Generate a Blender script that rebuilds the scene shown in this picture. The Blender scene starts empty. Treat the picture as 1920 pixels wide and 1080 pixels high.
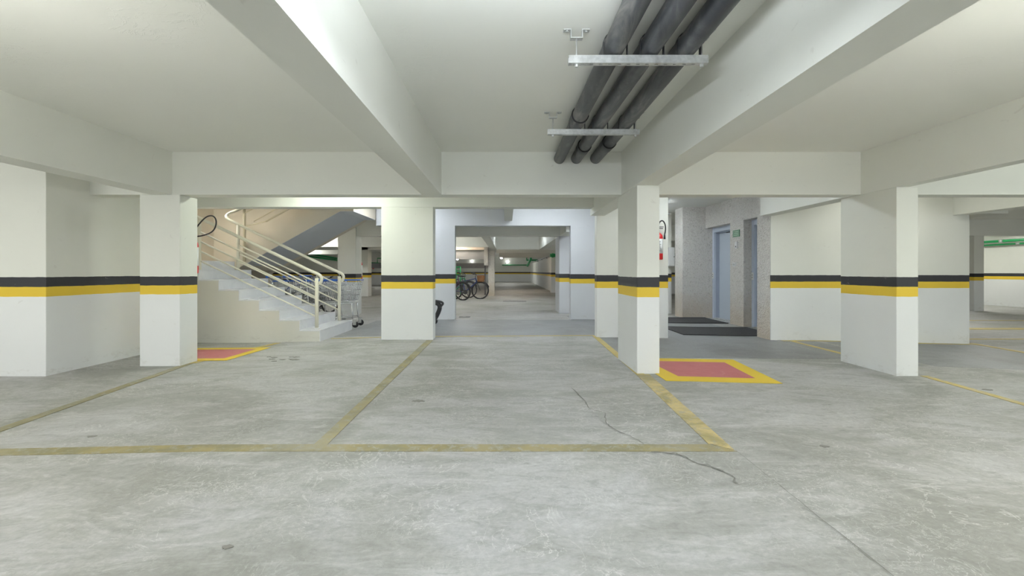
import bpy, bmesh, math, random
from mathutils import Vector, Matrix
random.seed(7)
C = bpy.context.scene.collection
sc = bpy.context.scene
K = 0.9            # survey units -> metres
PI = math.pi

# ------------------------------------------------------------------ camera, world, exposure
cam_d = bpy.data.cameras.new('camera')
cam = bpy.data.objects.new('camera', cam_d); C.objects.link(cam)
cam.location = (0, 0, 1.2*K); cam.rotation_euler = (PI/2, 0, 0)
cam_d.sensor_width = 36; cam_d.lens = 850*36/1920
cam_d.shift_x = 9/1920; cam_d.shift_y = -31/1920
cam_d.clip_start = 0.05; cam_d.clip_end = 200
sc.camera = cam
w = bpy.data.worlds.new('world'); sc.world = w; w.use_nodes = True
w.node_tree.nodes['Background'].inputs[0].default_value = (0.93, 0.97, 1.0, 1)
w.node_tree.nodes['Background'].inputs[1].default_value = 1.0
sc.view_settings.view_transform = 'Standard'; sc.view_settings.look = 'None'
sc.view_settings.gamma = 1; sc.view_settings.use_curve_mapping = False
sc.view_settings.exposure = 0.68

# ------------------------------------------------------------------ lamps of the garage, with some added for brightness (x, y, length, along, watts, tint)
WARM = (1.0, 1.0, 0.94); COOL = (0.86, 0.93, 1.0); GRN = (0.93, 1.0, 0.90); PEACH = (1.0, 0.86, 0.72)
LAMPS = [  # label, x, y, z ceiling, along axis, radiant watts, tint
    ('between the two long beams over the parking bays', 0.1, 1.5, 2.5, 'x', 50, COOL),
    ('over the open end of the left parking bay', -2.9, 1.4, 2.28, 'x', 46, WARM),
    ('over the open end of the right parking bay', 3.2, 1.4, 2.28, 'x', 54, WARM),
    ('above the foot of the staircase', -2.9, 7.05, 2.775, 'x', 26, GRN),
    ('over the grey walkway before the lift lobby', 3.2, 7.2, 2.775, 'x', 13, COOL),
    ('added over the grey walkway to brighten the wide pillar', 6.7, 7.2, 2.775, 'x', 9, WARM),  # added lamp, brightens the right part of the wide pillar
    ('over the aisle in front of the pale portal wall', 0.95, 9.8, 2.93, 'x', 34, COOL),
    ('over the lift lobby', 3.25, 11.6, 2.93, 'x', 46, COOL),
    ('behind the lift lobby', 3.6, 15.0, 2.93, 'x', 24, WARM),
    ('over the end of the stairs', -2.4, 10.2, 2.93, 'x', 28, COOL),
    ('above the stair landing', -6.6, 9.3, 2.93, 'x', 22, WARM),
    ('added behind the staircase to brighten the pillar and bicycles', -6.2, 12.6, 2.93, 'x', 22, WARM),  # added lamp, lifts the pillar and bicycles beyond the stairs
    ('added between the far cross beam and the shutter to light its box', -2.8, 21.75, 2.93, 'x', 45, PEACH),  # added lamp, hidden by the beam, lights the shutter box
    ('over the bays behind the portal', -1.8, 15.8, 2.93, 'x', 30, WARM),
    ('beside the far long beam', 0.5, 18.0, 2.93, 'x', 24, COOL),
    ('over the far bicycle parking', -2.6, 19.5, 2.93, 'x', 24, WARM),
    ('in the far aisle by the ramp', 0.6, 27.0, 2.93, 'x', 36, PEACH),
    ('over the far left bays', -8.5, 20.0, 2.93, 'x', 34, WARM),
    ('near the far left wall', -12.5, 27.0, 2.93, 'x', 60, WARM),
    ('far left beside the extinguisher wall', -8.7, 36.0, 2.93, 'x', 60, WARM),
    ('at the far end of the garage, right row', 0.2, 45.0, 2.93, 'x', 60, WARM),
    ('over the right bays behind the wide pillar', 11.5, 10.5, 2.93, 'x', 50, WARM),
    ('by the far right wall', 16.5, 17.5, 2.93, 'x', 110, WARM),
    ('over the right bays beside the thick pillar', 7.0, 3.0, 2.42, 'x', 50, GRN),
    ('over the left bays beyond the left beam', -6.6, 2.2, 2.3, 'x', 56, WARM),
]

# ------------------------------------------------------------------ materials
def mat(name, col=(0.8,0.8,0.8), rough=0.6, metal=0.0, emit=None, es=1.0):
    m = bpy.data.materials.new(name); m.use_nodes = True
    b = m.node_tree.nodes['Principled BSDF']
    b.inputs['Base Color'].default_value = (*col, 1); b.inputs['Roughness'].default_value = rough
    b.inputs['Metallic'].default_value = metal
    if emit:
        b.inputs['Emission Color'].default_value = (*emit, 1); b.inputs['Emission Strength'].default_value = es
    return m
class NT:
    def __init__(s, m): s.t = m.node_tree; s.n = s.t.nodes; s.l = s.t.links; s.b = s.n['Principled BSDF']
    def new(s, typ, **kw):
        n = s.n.new(typ)
        for k, v in kw.items(): setattr(n, k, v)
        return n
    def link(s, a, b): s.l.new(a, b)
    def pos(s): 
        return s.new('ShaderNodeNewGeometry').outputs['Position']
    def noise(s, scale, detail=4, rough=0.5, dist=0, vec=None, sc3=None):
        n = s.new('ShaderNodeTexNoise'); n.inputs['Scale'].default_value = scale; n.inputs['Detail'].default_value = detail
        n.inputs['Roughness'].default_value = rough; n.inputs['Distortion'].default_value = dist
        v = vec or s.pos()
        if sc3:
            mp = s.new('ShaderNodeMapping'); mp.inputs['Scale'].default_value = sc3[:3]
            if len(sc3) > 3: mp.inputs['Rotation'].default_value = (0, 0, sc3[3])
            s.link(v, mp.inputs['Vector']); v = mp.outputs[0]
        s.link(v, n.inputs['Vector']); return n.outputs['Fac']
    def ramp(s, fac, stops, const=False):
        r = s.new('ShaderNodeValToRGB'); cr = r.color_ramp
        if const: cr.interpolation = 'CONSTANT'
        while len(cr.elements) < len(stops): cr.elements.new(0.5)
        for e, (p, c) in zip(cr.elements, stops):
            e.position = p; e.color = (*c, 1) if len(c) == 3 else c
        s.link(fac, r.inputs['Fac']); return r.outputs['Color']
    def mix(s, fac, a, b, mode='MIX'):
        m = s.new('ShaderNodeMix', data_type='RGBA', blend_type=mode)
        for v, i in ((fac, 0), (a, 6), (b, 7)):
            if isinstance(v, (int, float)): m.inputs[i].default_value = v
            elif isinstance(v, tuple): m.inputs[i].default_value = (*v, 1)
            else: s.link(v, m.inputs[i])
        return m.outputs[2]
    def math(s, op, a, b=0.0, c=None):
        m = s.new('ShaderNodeMath', operation=op)
        for i, v in enumerate((a, b) if c is None else (a, b, c)):
            if isinstance(v, (int, float)): m.inputs[i].default_value = v
            else: s.link(v, m.inputs[i])
        return m.outputs[0]
    def bump(s, h, strength=0.2, dist=0.01):
        b = s.new('ShaderNodeBump'); b.inputs['Strength'].default_value = strength; b.inputs['Distance'].default_value = dist
        s.link(h, b.inputs['Height']); s.link(b.outputs[0], s.b.inputs['Normal'])
G = lambda v: (v, v, v)

def painted_wall(name, upper, lower, bands=True):
    m = mat(name, upper, 0.62); t = NT(m)
    sep = t.new('ShaderNodeSeparateXYZ'); t.link(t.pos(), sep.inputs[0]); z = sep.outputs[2]
    wob = t.noise(9, 2); z2 = t.math('ADD', z, t.math('MULTIPLY', t.math('SUBTRACT', wob, 0.5), 0.008))
    zz = t.math('DIVIDE', z2, 3.0)
    if bands:
        col = t.ramp(zz, [(0, lower), (0.888*K/3, (0.80, 0.56, 0.045)), (1.012*K/3, (0.030, 0.031, 0.035)), (1.132*K/3, upper)], True)
    else:
        col = t.ramp(zz, [(0, upper), (1, upper)])
    n1 = t.noise(1.1, 3); n2 = t.noise(14, 4, 0.6)
    col = t.mix(1.0, col, t.ramp(n1, [(0.3, G(0.95)), (0.7, G(1.0))]), 'MULTIPLY')
    # scuffs and grime just above the floor, smudges
    low = t.ramp(z, [(0.0, G(1)), (0.14, G(0))])
    grime = t.math('MULTIPLY', low, t.ramp(t.noise(6, 5, 0.7, 0, None, (1, 1, 2.4)), [(0.54, G(0)), (0.70, G(0.35))]))
    col = t.mix(grime, col, (0.42, 0.39, 0.33))
    sm = t.ramp(t.noise(7, 3, 0.5, 1.2, None, (1, 1, 1.8)), [(0.70, G(0)), (0.76, G(0.22))])
    col = t.mix(sm, col, (0.5, 0.47, 0.42))
    t.link(col, t.b.inputs['Base Color'])
    t.bump(t.math('ADD', n2, t.math('MULTIPLY', t.noise(2.2, 2), 2.0)), 0.25, 0.006)
    return m
UP = (0.79, 0.795, 0.725); LO = (0.83, 0.845, 0.835)
M_wall = painted_wall('painted_plaster_with_bands', UP, LO)
M_beam = painted_wall('cream_painted_concrete', (0.84, 0.845, 0.78), LO, False)
M_portal = painted_wall('pale_grey_plaster', (0.72, 0.735, 0.76), (0.72, 0.735, 0.76))
M_tan = painted_wall('beige_stair_plaster', (0.69, 0.62, 0.51), LO, False)
M_stairside = painted_wall('offwhite_stair_side', (0.76, 0.75, 0.68), LO, False)

def ceiling_mat():
    m = mat('trowelled_ceiling_paint', (0.72, 0.72, 0.66), 0.7); t = NT(m)
    n = t.noise(0.7, 4); col = t.ramp(n, [(0.3, (0.87, 0.875, 0.81)), (0.7, (0.90, 0.90, 0.85))])
    t.link(col, t.b.inputs['Base Color'])
    a = t.noise(2.6, 5, 0.6, 2.0, None, (1, 2.2, 1))
    ridge = t.ramp(a, [(0.485, G(0)), (0.50, G(1)), (0.515, G(0))])
    mask = t.ramp(t.noise(1.0, 2), [(0.56, G(0)), (0.68, G(1))])
    h = t.math('ADD', t.math('MULTIPLY', ridge, mask), t.math('MULTIPLY', t.noise(22, 4, 0.6), 0.12))
    t.bump(h, 0.38, 0.010)
    return m
M_ceil = ceiling_mat()

def stucco():
    m = mat('rough_cast_stucco', (0.66, 0.62, 0.55), 0.8); t = NT(m)
    v = t.new('ShaderNodeTexVoronoi'); v.inputs['Scale'].default_value = 42; t.link(t.pos(), v.inputs['Vector'])
    n = t.noise(34, 5, 0.65, 0.6)
    col = t.mix(t.ramp(n, [(0.36, G(0.55)), (0.48, G(0))]), (0.78, 0.755, 0.71), (0.45, 0.41, 0.36))
    sep = t.new('ShaderNodeSeparateXYZ'); t.link(t.pos(), sep.inputs[0])
    low = t.ramp(t.math('ADD', sep.outputs[2], t.math('MULTIPLY', t.noise(3, 3), 0.7)), [(0.35, G(0.6)), (1.0, G(0))])
    col = t.mix(low, col, (0.58, 0.47, 0.34))
    t.link(col, t.b.inputs['Base Color'])
    t.bump(t.math('ADD', v.outputs['Distance'], n), 0.9, 0.018)
    return m
M_stucco = stucco()

def concrete(name, base, warm, dark, gloss=0.5, marks=1.0):
    m = mat(name, base, gloss); t = NT(m)
    big = t.noise(0.6, 5, 0.6, 0.8)
    col = t.ramp(big, [(0.38, dark), (0.475, warm), (0.54, base)])
    # cloudy trowel marks elongated across the bays
    st = t.noise(1.9, 8, 0.72, 1.3, None, (0.55, 1.5, 1, 0.35))
    col = t.mix(t.math('MULTIPLY', t.ramp(st, [(0.36, G(0.85)), (0.50, G(0.0))]), marks), col, dark)
    col = t.mix(t.math('MULTIPLY', t.ramp(st, [(0.52, G(0.0)), (0.68, G(0.9))]), marks), col, tuple(min(1, c*1.24) for c in base))
    st2 = t.noise(6.5, 6, 0.75, 1.8, None, (0.6, 1.5, 1, -0.5))
    col = t.mix(t.math('MULTIPLY', t.ramp(st2, [(0.36, G(0.42)), (0.47, G(0.0))]), marks), col, tuple(c*0.82 for c in dark))
    col = t.mix(t.math('MULTIPLY', t.ramp(st2, [(0.55, G(0.0)), (0.67, G(0.42))]), marks), col, tuple(min(1, c*1.32) for c in base))
    # pale scratches and swirls
    for sc_, ds, th, seed in ((2.4, 3.4, 0.50, 0.0), (4.2, 4.5, 0.47, 0.9)):
        sw = t.noise(sc_, 5, 0.6, ds)
        ridge = t.ramp(sw, [(0.487, G(0)), (0.50, G(0.75)), (0.513, G(0))])
        msk = t.ramp(t.noise(0.9, 4, 0.65, 0, None, (1, 1, 1, 1.2+seed)), [(th, G(0)), (th+.10, G(1))])
        col = t.mix(t.math('MULTIPLY', t.math('MULTIPLY', ridge, msk), marks), col, (0.68, 0.68, 0.655))
    # dark worn flecks
    fl = t.noise(5.0, 7, 0.78, 0.9, None, (0.6, 1.8, 1, 0.4))
    col = t.mix(t.math('MULTIPLY', t.ramp(fl, [(0.62, G(0)), (0.70, G(0.6))]), marks), col, (0.20, 0.20, 0.175))
    fine = t.noise(38, 5, 0.75)
    col = t.mix(0.42, col, t.mix(1.0, col, t.ramp(fine, [(0.30, G(0.66)), (0.70, G(1.24))]), 'MULTIPLY'))
    t.link(col, t.b.inputs['Base Color'])
    r = t.ramp(st, [(0.3, G(gloss-0.1)), (0.7, G(gloss+0.12))]); t.link(r, t.b.inputs['Roughness'])
    t.bump(t.math('ADD', st, t.math('MULTIPLY', fine, 0.25)), 0.12, 0.01)
    return m, col
M_floor, _ = concrete('power_trowelled_concrete', (0.445, 0.443, 0.436), (0.395, 0.394, 0.372), (0.300, 0.300, 0.272), 0.58)
M_grey, _ = concrete('grey_painted_concrete', (0.285, 0.295, 0.305), (0.262, 0.268, 0.272), (0.225, 0.228, 0.225), 0.50, 0.35)

def marking(name, col, worn_col, thr=(0.5, 0.66), sc3=1.3):
    m, under = concrete(name, (0.42, 0.42, 0.39), (0.37, 0.37, 0.33), (0.30, 0.30, 0.25), 0.5, 0.6)
    t = NT(m)
    wear = t.ramp(t.noise(sc3, 6, 0.65), [(thr[0], G(1)), (thr[1], G(0.45))])
    chips = t.ramp(t.noise(16, 6, 0.75, 0.5), [(0.40, G(0.45)), (0.48, G(1))])
    c = t.mix(t.ramp(t.noise(3.2, 5, 0.7, 0.6), [(0.42, G(0)), (0.58, G(1))]), col, worn_col)
    t.link(t.mix(t.math('MULTIPLY', wear, chips), under, c), t.b.inputs['Base Color'])
    return m
M_oldyellow = marking('worn_yellow_road_paint', (0.34, 0.285, 0.125), (0.245, 0.225, 0.12), (0.5, 0.75))
M_chipyellow = marking('chipped_pale_yellow_paint', (0.62, 0.50, 0.21), (0.36, 0.30, 0.12), (0.56, 0.75), 2.2)
M_midyellow = marking('yellow_floor_paint', (0.60, 0.47, 0.12), (0.52, 0.42, 0.14), (0.6, 0.9))
M_yellow = mat('fresh_yellow_floor_paint', (0.83, 0.60, 0.012), 0.45)
def redpaint():
    m = mat('rose_red_floor_paint', (0.56, 0.14, 0.15), 0.45); t = NT(m)
    n = t.noise(5, 6, 0.7, 1.0); col = t.ramp(n, [(0.35, (0.53, 0.13, 0.135)), (0.62, (0.58, 0.17, 0.18)), (0.80, (0.68, 0.38, 0.38))])
    t.link(col, t.b.inputs['Base Color']); return m
M_red = redpaint()
M_crack = mat('floor_crack_line', (0.22, 0.22, 0.20), 0.9)
def tile():
    m = mat('white_glazed_stone', (0.82, 0.83, 0.85), 0.15); t = NT(m)
    n = t.noise(2.5, 6, 0.6, 1.5); t.link(t.ramp(n, [(0.35, (0.83, 0.84, 0.86)), (0.5, (0.79, 0.80, 0.825)), (0.65, (0.84, 0.85, 0.87))]), t.b.inputs['Base Color'])
    return m
M_tile = tile()
M_rail = mat('cream_enamelled_steel', (0.76, 0.73, 0.60), 0.35)
M_railb = mat('beige_enamelled_steel', (0.66, 0.58, 0.42), 0.4)
def galv():
    m = mat('galvanised_steel', (0.62, 0.63, 0.62), 0.42, 0.55); t = NT(m)
    n = t.noise(18, 5, 0.7); t.link(t.ramp(n, [(0.35, (0.50, 0.51, 0.50)), (0.65, (0.72, 0.73, 0.72))]), t.b.inputs['Base Color']); return m
M_galv = galv()
def pipemat():
    m = mat('dusty_black_plastic_pipe', (0.075, 0.08, 0.085), 0.36); t = NT(m)
    n = t.noise(2.0, 6, 0.62, 1.0, None, (3.2, 0.7, 3.2)); n2 = t.noise(9, 5, 0.7)
    col = t.ramp(n, [(0.40, (0.030, 0.034, 0.044)), (0.52, (0.085, 0.09, 0.10)), (0.66, (0.27, 0.26, 0.245))])
    col = t.mix(0.2, col, t.ramp(n2, [(0.3, G(0.06)), (0.7, G(0.17))]))
    t.link(col, t.b.inputs['Base Color']); t.link(t.ramp(n, [(0.3, G(0.3)), (0.7, G(0.6))]), t.b.inputs['Roughness']); return m
M_pipe = pipemat()
M_black = mat('black_rubber', (0.02, 0.02, 0.022), 0.5)
M_dark = mat('dark_steel', (0.06, 0.06, 0.065), 0.4, 0.3)
M_chrome = mat('chromed_wire', (0.72, 0.73, 0.74), 0.25, 0.85)
M_redmetal = mat('red_enamelled_steel', (0.72, 0.025, 0.03), 0.3)
M_white = mat('white_plastic', (0.82, 0.83, 0.82), 0.4)
M_blue = mat('blue_plastic', (0.02, 0.12, 0.52), 0.4)
M_green = mat('green_enamelled_pipe', (0.02, 0.32, 0.10), 0.3)
M_greensign = mat('green_sign_sheet', (0.03, 0.19, 0.08), 0.5)
M_paleprint = mat('pale_green_print', (0.50, 0.62, 0.50), 0.6)
M_liftdoor = mat('grey_blue_lift_enamel', (0.56, 0.62, 0.69), 0.4)
M_liftframe = mat('blue_grey_lift_frame', (0.42, 0.47, 0.58), 0.42)
M_liftedge = mat('light_blue_lift_architrave', (0.60, 0.66, 0.76), 0.4)
def matmat():
    m = mat('black_ribbed_rubber_mat', (0.035, 0.035, 0.037), 0.8); t = NT(m)
    n = t.noise(160, 2); t.bump(n, 0.6, 0.01)
    t.link(t.mix(t.ramp(t.noise(7, 6, 0.8), [(0.70, G(0)), (0.74, G(0.6))]), (0.035, 0.035, 0.037), (0.20, 0.20, 0.20)), t.b.inputs['Base Color']); return m
M_mat = matmat()
M_wicker = mat('brown_wicker', (0.32, 0.15, 0.055), 0.8)
M_bluebike = mat('blue_bicycle_enamel', (0.015, 0.045, 0.22), 0.3)
M_greenbike = mat('green_bicycle_enamel', (0.01, 0.24, 0.09), 0.3)
M_purple = mat('purple_bicycle_enamel', (0.13, 0.03, 0.10), 0.3)
M_lamp = mat('lit_lamp_tube', (1, 1, 1), 0.5, 0, (1, 1, 0.97), 6.0)
M_lampfar = mat('lit_spot_lens', (1, 1, 1), 0.5, 0, (1, 1, 1), 35.0)
M_shutter = mat('ribbed_shutter_steel', (0.33, 0.34, 0.35), 0.5, 0.2)
M_shutbox = mat('peach_lit_shutter_box', (0.92, 0.80, 0.68), 0.5)  # bright peach light on the box is put into its colour

# ------------------------------------------------------------------ mesh helpers
class MB:
    def __init__(s): s.bm = bmesh.new()
    def box(s, x0, x1, y0, y1, z0, z1, k=1.0, M=None):
        vs = []
        for x in (x0, x1):
            for y in (y0, y1):
                for z in (z0, z1):
                    p = Vector((x*k, y*k, z*k))
                    vs.append(s.bm.verts.new(M @ p if M else p))
        for f in ((0,1,3,2),(4,6,7,5),(0,4,5,1),(2,3,7,6),(0,2,6,4),(1,5,7,3)):
            s.bm.faces.new([vs[i] for i in f])
        return s
    def prism(s, pts, a0, a1, axis='y', k=1.0):
        """pts 2D outline; extruded along axis between a0 and a1"""
        def P(p, a):
            return Vector({'y': (p[0], a, p[1]), 'x': (a, p[0], p[1]), 'z': (p[0], p[1], a)}[axis])*k
        A = [s.bm.verts.new(P(p, a0)) for p in pts]; B = [s.bm.verts.new(P(p, a1)) for p in pts]
        n = len(pts)
        s.bm.faces.new(A); s.bm.faces.new(list(reversed(B)))
        for i in range(n): s.bm.faces.new((A[i], B[i], B[(i+1) % n], A[(i+1) % n]))
        return s
    def tube(s, pts, r, seg=8, k=1.0, closed=False, cap=True):
        pts = [Vector(p)*k for p in pts]; n = len(pts)
        rs = r if isinstance(r, (list, tuple)) else [r]*n
        rings = []; up = None
        for i, p in enumerate(pts):
            if closed: d = (pts[(i+1) % n]-pts[i-1])
            else: d = (pts[min(i+1, n-1)]-pts[max(i-1, 0)])
            d = d.normalized() if d.length > 1e-9 else Vector((0, 0, 1))
            if up is None: up = Vector((0, 0, 1)) if abs(d.z) < 0.9 else Vector((1, 0, 0))
            a = d.cross(up)
            if a.length < 1e-6: a = d.orthogonal()
            a.normalize(); b = a.cross(d).normalized(); up = b
            rings.append([s.bm.verts.new(p + (a*math.cos(2*PI*j/seg)+b*math.sin(2*PI*j/seg))*rs[i]) for j in range(seg)])
        m = n if closed else n-1
        for i in range(m):
            A, B = rings[i], rings[(i+1) % n]
            for j in range(seg):
                f = s.bm.faces.new((A[j], A[(j+1) % seg], B[(j+1) % seg], B[j])); f.smooth = True
        if cap and not closed:
            s.bm.faces.new(rings[0]); s.bm.faces.new(list(reversed(rings[-1])))
        return s
    def lathe(s, prof, org=(0,0,0), axis='z', seg=20, smooth=True):
        """prof [(r, h)]"""
        o = Vector(org); rings = []
        for r, h in prof:
            ring = []
            for j in range(seg):
                c, q = math.cos(2*PI*j/seg)*r, math.sin(2*PI*j/seg)*r
                v = {'z': (c, q, h), 'y': (c, h, q), 'x': (h, c, q)}[axis]
                ring.append(s.bm.verts.new(o+Vector(v)))
            rings.append(ring)
        for A, B in zip(rings, rings[1:]):
            for j in range(seg):
                f = s.bm.faces.new((A[j], A[(j+1) % seg], B[(j+1) % seg], B[j])); f.smooth = smooth
        s.bm.faces.new(rings[0]); s.bm.faces.new(list(reversed(rings[-1])))
        return s
    def build(s, name, m, parent=None, bevel=0, M=None):
        bmesh.ops.recalc_face_normals(s.bm, faces=s.bm.faces[:])
        me = bpy.data.meshes.new(name); s.bm.to_mesh(me); s.bm.free()
        me.materials.append(m)
        o = bpy.data.objects.new(name, me); C.objects.link(o)
        if parent: o.parent = parent
        if bevel:
            b = o.modifiers.new('bevel', 'BEVEL'); b.width = bevel; b.segments = 2; b.limit_method = 'ANGLE'
        return o
def tag(o, label=None, cat=None, group=None, kind=None):
    if label: o['label'] = label
    if cat: o['category'] = cat
    if group: o['group'] = group
    if kind: o['kind'] = kind
    return o
def empty(name, loc, rz=0, label=None, cat=None, group=None):
    o = bpy.data.objects.new(name, None); C.objects.link(o); o.location = loc; o.rotation_euler = (0, 0, rz)
    o.empty_display_size = 0.1
    return tag(o, label, cat, group)
def copy_tree(o, parent=None):
    c = o.copy(); C.objects.link(c)
    if parent: c.parent = parent
    for ch in [q for q in bpy.data.objects if q.parent == o]: copy_tree(ch, c)
    return c
def S(name, m, label, cat, *boxes, bevel=0, group=None):
    b = MB()
    for bx in boxes: b.box(*bx, k=K)
    return tag(b.build(name, m, bevel=bevel), label, cat, group, 'structure')

def fz(X):   # the floor falls gently towards both sides (survey units)
    pts = [(-30, -.05), (-4.4, -.05), (-2.0, 0), (2.0, 0), (4.4, -.05), (5.6, -.05), (8.2, -.115), (40, -.115)]
    for (a, za), (b, zb) in zip(pts, pts[1:]):
        if a <= X <= b: return za+(zb-za)*(X-a)/(b-a)
    return 0
# ------------------------------------------------------------------ floor and ceiling
xs = sorted(set([-24, -4.4, -2, 2, 4.4, 5.6, 8.2, 22]))
b = MB(); top = [b.bm.verts.new((x*K, -6*K, fz(x)*K)) for x in xs]; far = [b.bm.verts.new((x*K, 56*K, fz(x)*K)) for x in xs]
t2 = [b.bm.verts.new((x*K, -6*K, -0.4)) for x in xs]; f2 = [b.bm.verts.new((x*K, 56*K, -0.4)) for x in xs]
for i in range(len(xs)-1):
    b.bm.faces.new((top[i], top[i+1], far[i+1], far[i])); b.bm.faces.new((t2[i], f2[i], f2[i+1], t2[i+1]))
    b.bm.faces.new((top[i], t2[i], t2[i+1], top[i+1])); b.bm.faces.new((far[i], far[i+1], f2[i+1], f2[i]))
b.bm.faces.new((top[0], far[0], f2[0], t2[0])); b.bm.faces.new((top[-1], t2[-1], f2[-1], far[-1]))
tag(b.build('floor', M_floor), 'light grey trowelled concrete garage floor', 'floor', None, 'structure')
CL, CH = 2.775, 2.93
S('ceiling', M_ceil, 'cream trowelled concrete ceiling above the front parking bays', 'ceiling', (-24, 22, -6, 8.0, CL, 3.3))
S('ceiling', M_ceil, 'cream concrete ceiling beyond the second cross beam', 'ceiling', (-24, 22, 8.0, 56, CH, 3.3))

def flat(name, m, pts, label, cat='floor marking', lift=0.002, kind='structure', inset=None):
    """thin painted polygon lying on the floor, pts in survey units, follows the fall of the floor"""
    b = MB(); n = len(pts)
    A = [b.bm.verts.new((x*K, y*K, fz(x)*K+lift)) for x, y in pts]
    B = [b.bm.verts.new((x*K, y*K, fz(x)*K-0.004)) for x, y in pts]
    b.bm.faces.new(A)
    for i in range(n): b.bm.faces.new((A[i], A[(i+1) % n], B[(i+1) % n], B[i]))
    return tag(b.build(name, m), label, cat, None, kind)
def skirt(b, drop=0.003):
    """closed thin sheet: copy the faces down and close the border"""
    fs = b.bm.faces[:]; edges = [e for e in b.bm.edges if len(e.link_faces) == 1]
    low = {v: b.bm.verts.new((v.co.x, v.co.y, v.co.z-drop)) for v in b.bm.verts[:]}
    for e in edges:
        v0, v1 = e.verts; b.bm.faces.new((v0, v1, low[v1], low[v0]))
    bmesh.ops.delete(b.bm, geom=[v for v in low.values() if not v.link_faces], context='VERTS')
def quadline(m, p0, p1, p2, p3, label, lift=0.0035):
    # subdivide along length so it follows the slope
    b = MB(); N = 12; rows = []
    for i in range(N+1):
        u = i/N
        a = (p0[0]+(p1[0]-p0[0])*u, p0[1]+(p1[1]-p0[1])*u); c = (p3[0]+(p2[0]-p3[0])*u, p3[1]+(p2[1]-p3[1])*u)
        rows.append([b.bm.verts.new((q[0]*K, q[1]*K, fz(q[0])*K+lift)) for q in (a, c)])
    for r0, r1 in zip(rows, rows[1:]): b.bm.faces.new((r0[0], r1[0], r1[1], r0[1]))
    skirt(b)
    return tag(b.build('floor_marking', m), label, 'floor marking', None, 'structure')

# grey painted walkways
def greypoly(pieces, label, lift=0.0015):
    b = MB()
    for (x0, x1, ya, yb, yc, yd) in pieces:  # near edge ya->yb, far edge yc->yd
        N = max(1, int((x1-x0)/0.4)); rows = []
        for i in range(N+1):
            u = i/N; x = x0+(x1-x0)*u
            rows.append([b.bm.verts.new((x*K, (ya+(yb-ya)*u)*K, fz(x)*K+lift)), b.bm.verts.new((x*K, (yc+(yd-yc)*u)*K, fz(x)*K+lift))])
        for r0, r1 in zip(rows, rows[1:]): b.bm.faces.new((r0[0], r1[0], r1[1], r0[1]))
    skirt(b)
    return tag(b.build('floor_walkway', M_grey), label, 'walkway', None, 'structure')
greypoly([(-3.25, 1.63, 8.50, 8.50, 11.25, 11.25)], 'grey painted walkway crossing behind the two middle bays')
greypoly([(1.6, 4.86, 6.24, 6.52, 12.3, 12.3)], 'grey painted walkway leading to the lift lobby')
greypoly([(4.9, 8.25, 6.05, 5.75, 8.24, 8.24), (8.25, 12.5, 5.75, 5.6, 7.2, 7.2)], 'grey painted walkway between the thick pillar and the wide pillar')

# parking lines
quadline(M_oldyellow, (-4.6, 3.02), (1.533, 3.02), (1.42, 3.14), (-4.6, 3.14), 'worn yellow line across the open ends of the bays')
quadline(M_oldyellow, (-1.338, 3.135), (-1.406, 7.9), (-1.292, 7.9), (-1.246, 3.135), 'worn yellow line dividing the bays, ending at the middle pillar')
quadline(M_chipyellow, (1.398, 3.14), (1.50, 5.28), (1.655, 5.28), (1.525, 3.05), 'chipped yellow line running to the foot of the slim front pillar')
quadline(M_midyellow, (1.50, 5.28), (1.585, 8.5), (1.68, 8.5), (1.60, 5.28), 'yellow line passing behind the slim front pillar towards the lobby', 0.0045)
quadline(M_oldyellow, (-3.97, 3.15), (-4.36, 6.15), (-4.255, 6.15), (-3.865, 3.15), 'yellow line slanting to the foot of the left square pillar', 0.004)
quadline(M_midyellow, (-4.33, 6.15), (-4.02, 7.85), (-3.92, 7.85), (-4.225, 6.15), 'short yellow line between left pillar and staircase', 0.0048)
quadline(M_midyellow, (-3.2, 8.22), (1.62, 8.46), (1.62, 8.53), (-3.2, 8.28), 'thin yellow line along the back of the two middle bays', 0.0045)
quadline(M_midyellow, (4.70, 3.2), (4.935, 5.42), (5.02, 5.42), (4.79, 3.2), 'yellow line running from the thick right pillar towards the viewer', 0.004)
quadline(M_midyellow, (5.02, 6.0), (5.06, 8.15), (5.15, 8.15), (5.12, 6.0), 'yellow line on the grey walkway behind the thick right pillar', 0.0045)
quadline(M_midyellow, (4.95, 8.12), (8.4, 8.12), (8.4, 8.20), (4.95, 8.20), 'yellow line along the foot of the wide back pillar', 0.005)
quadline(M_midyellow, (8.22, 6.5), (8.42, 8.3), (8.53, 8.3), (8.34, 6.5), 'yellow line beginning at the outer corner of the wide back pillar', 0.0055)
quadline(M_midyellow, (8.5, 8.75), (14, 8.75), (14, 8.86), (8.5, 8.86), 'yellow cross line on the far right floor, nearest of its set', 0.004)
quadline(M_midyellow, (8.5, 10.25), (12.6, 10.25), (12.6, 10.55), (8.5, 10.55), 'broad faded orange-yellow line on the far right floor', 0.004)
quadline(M_midyellow, (9.0, 12.2), (16, 12.0), (16, 12.12), (9.0, 12.34), 'yellow cross line on the far right floor, farthest of its set', 0.004)
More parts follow.
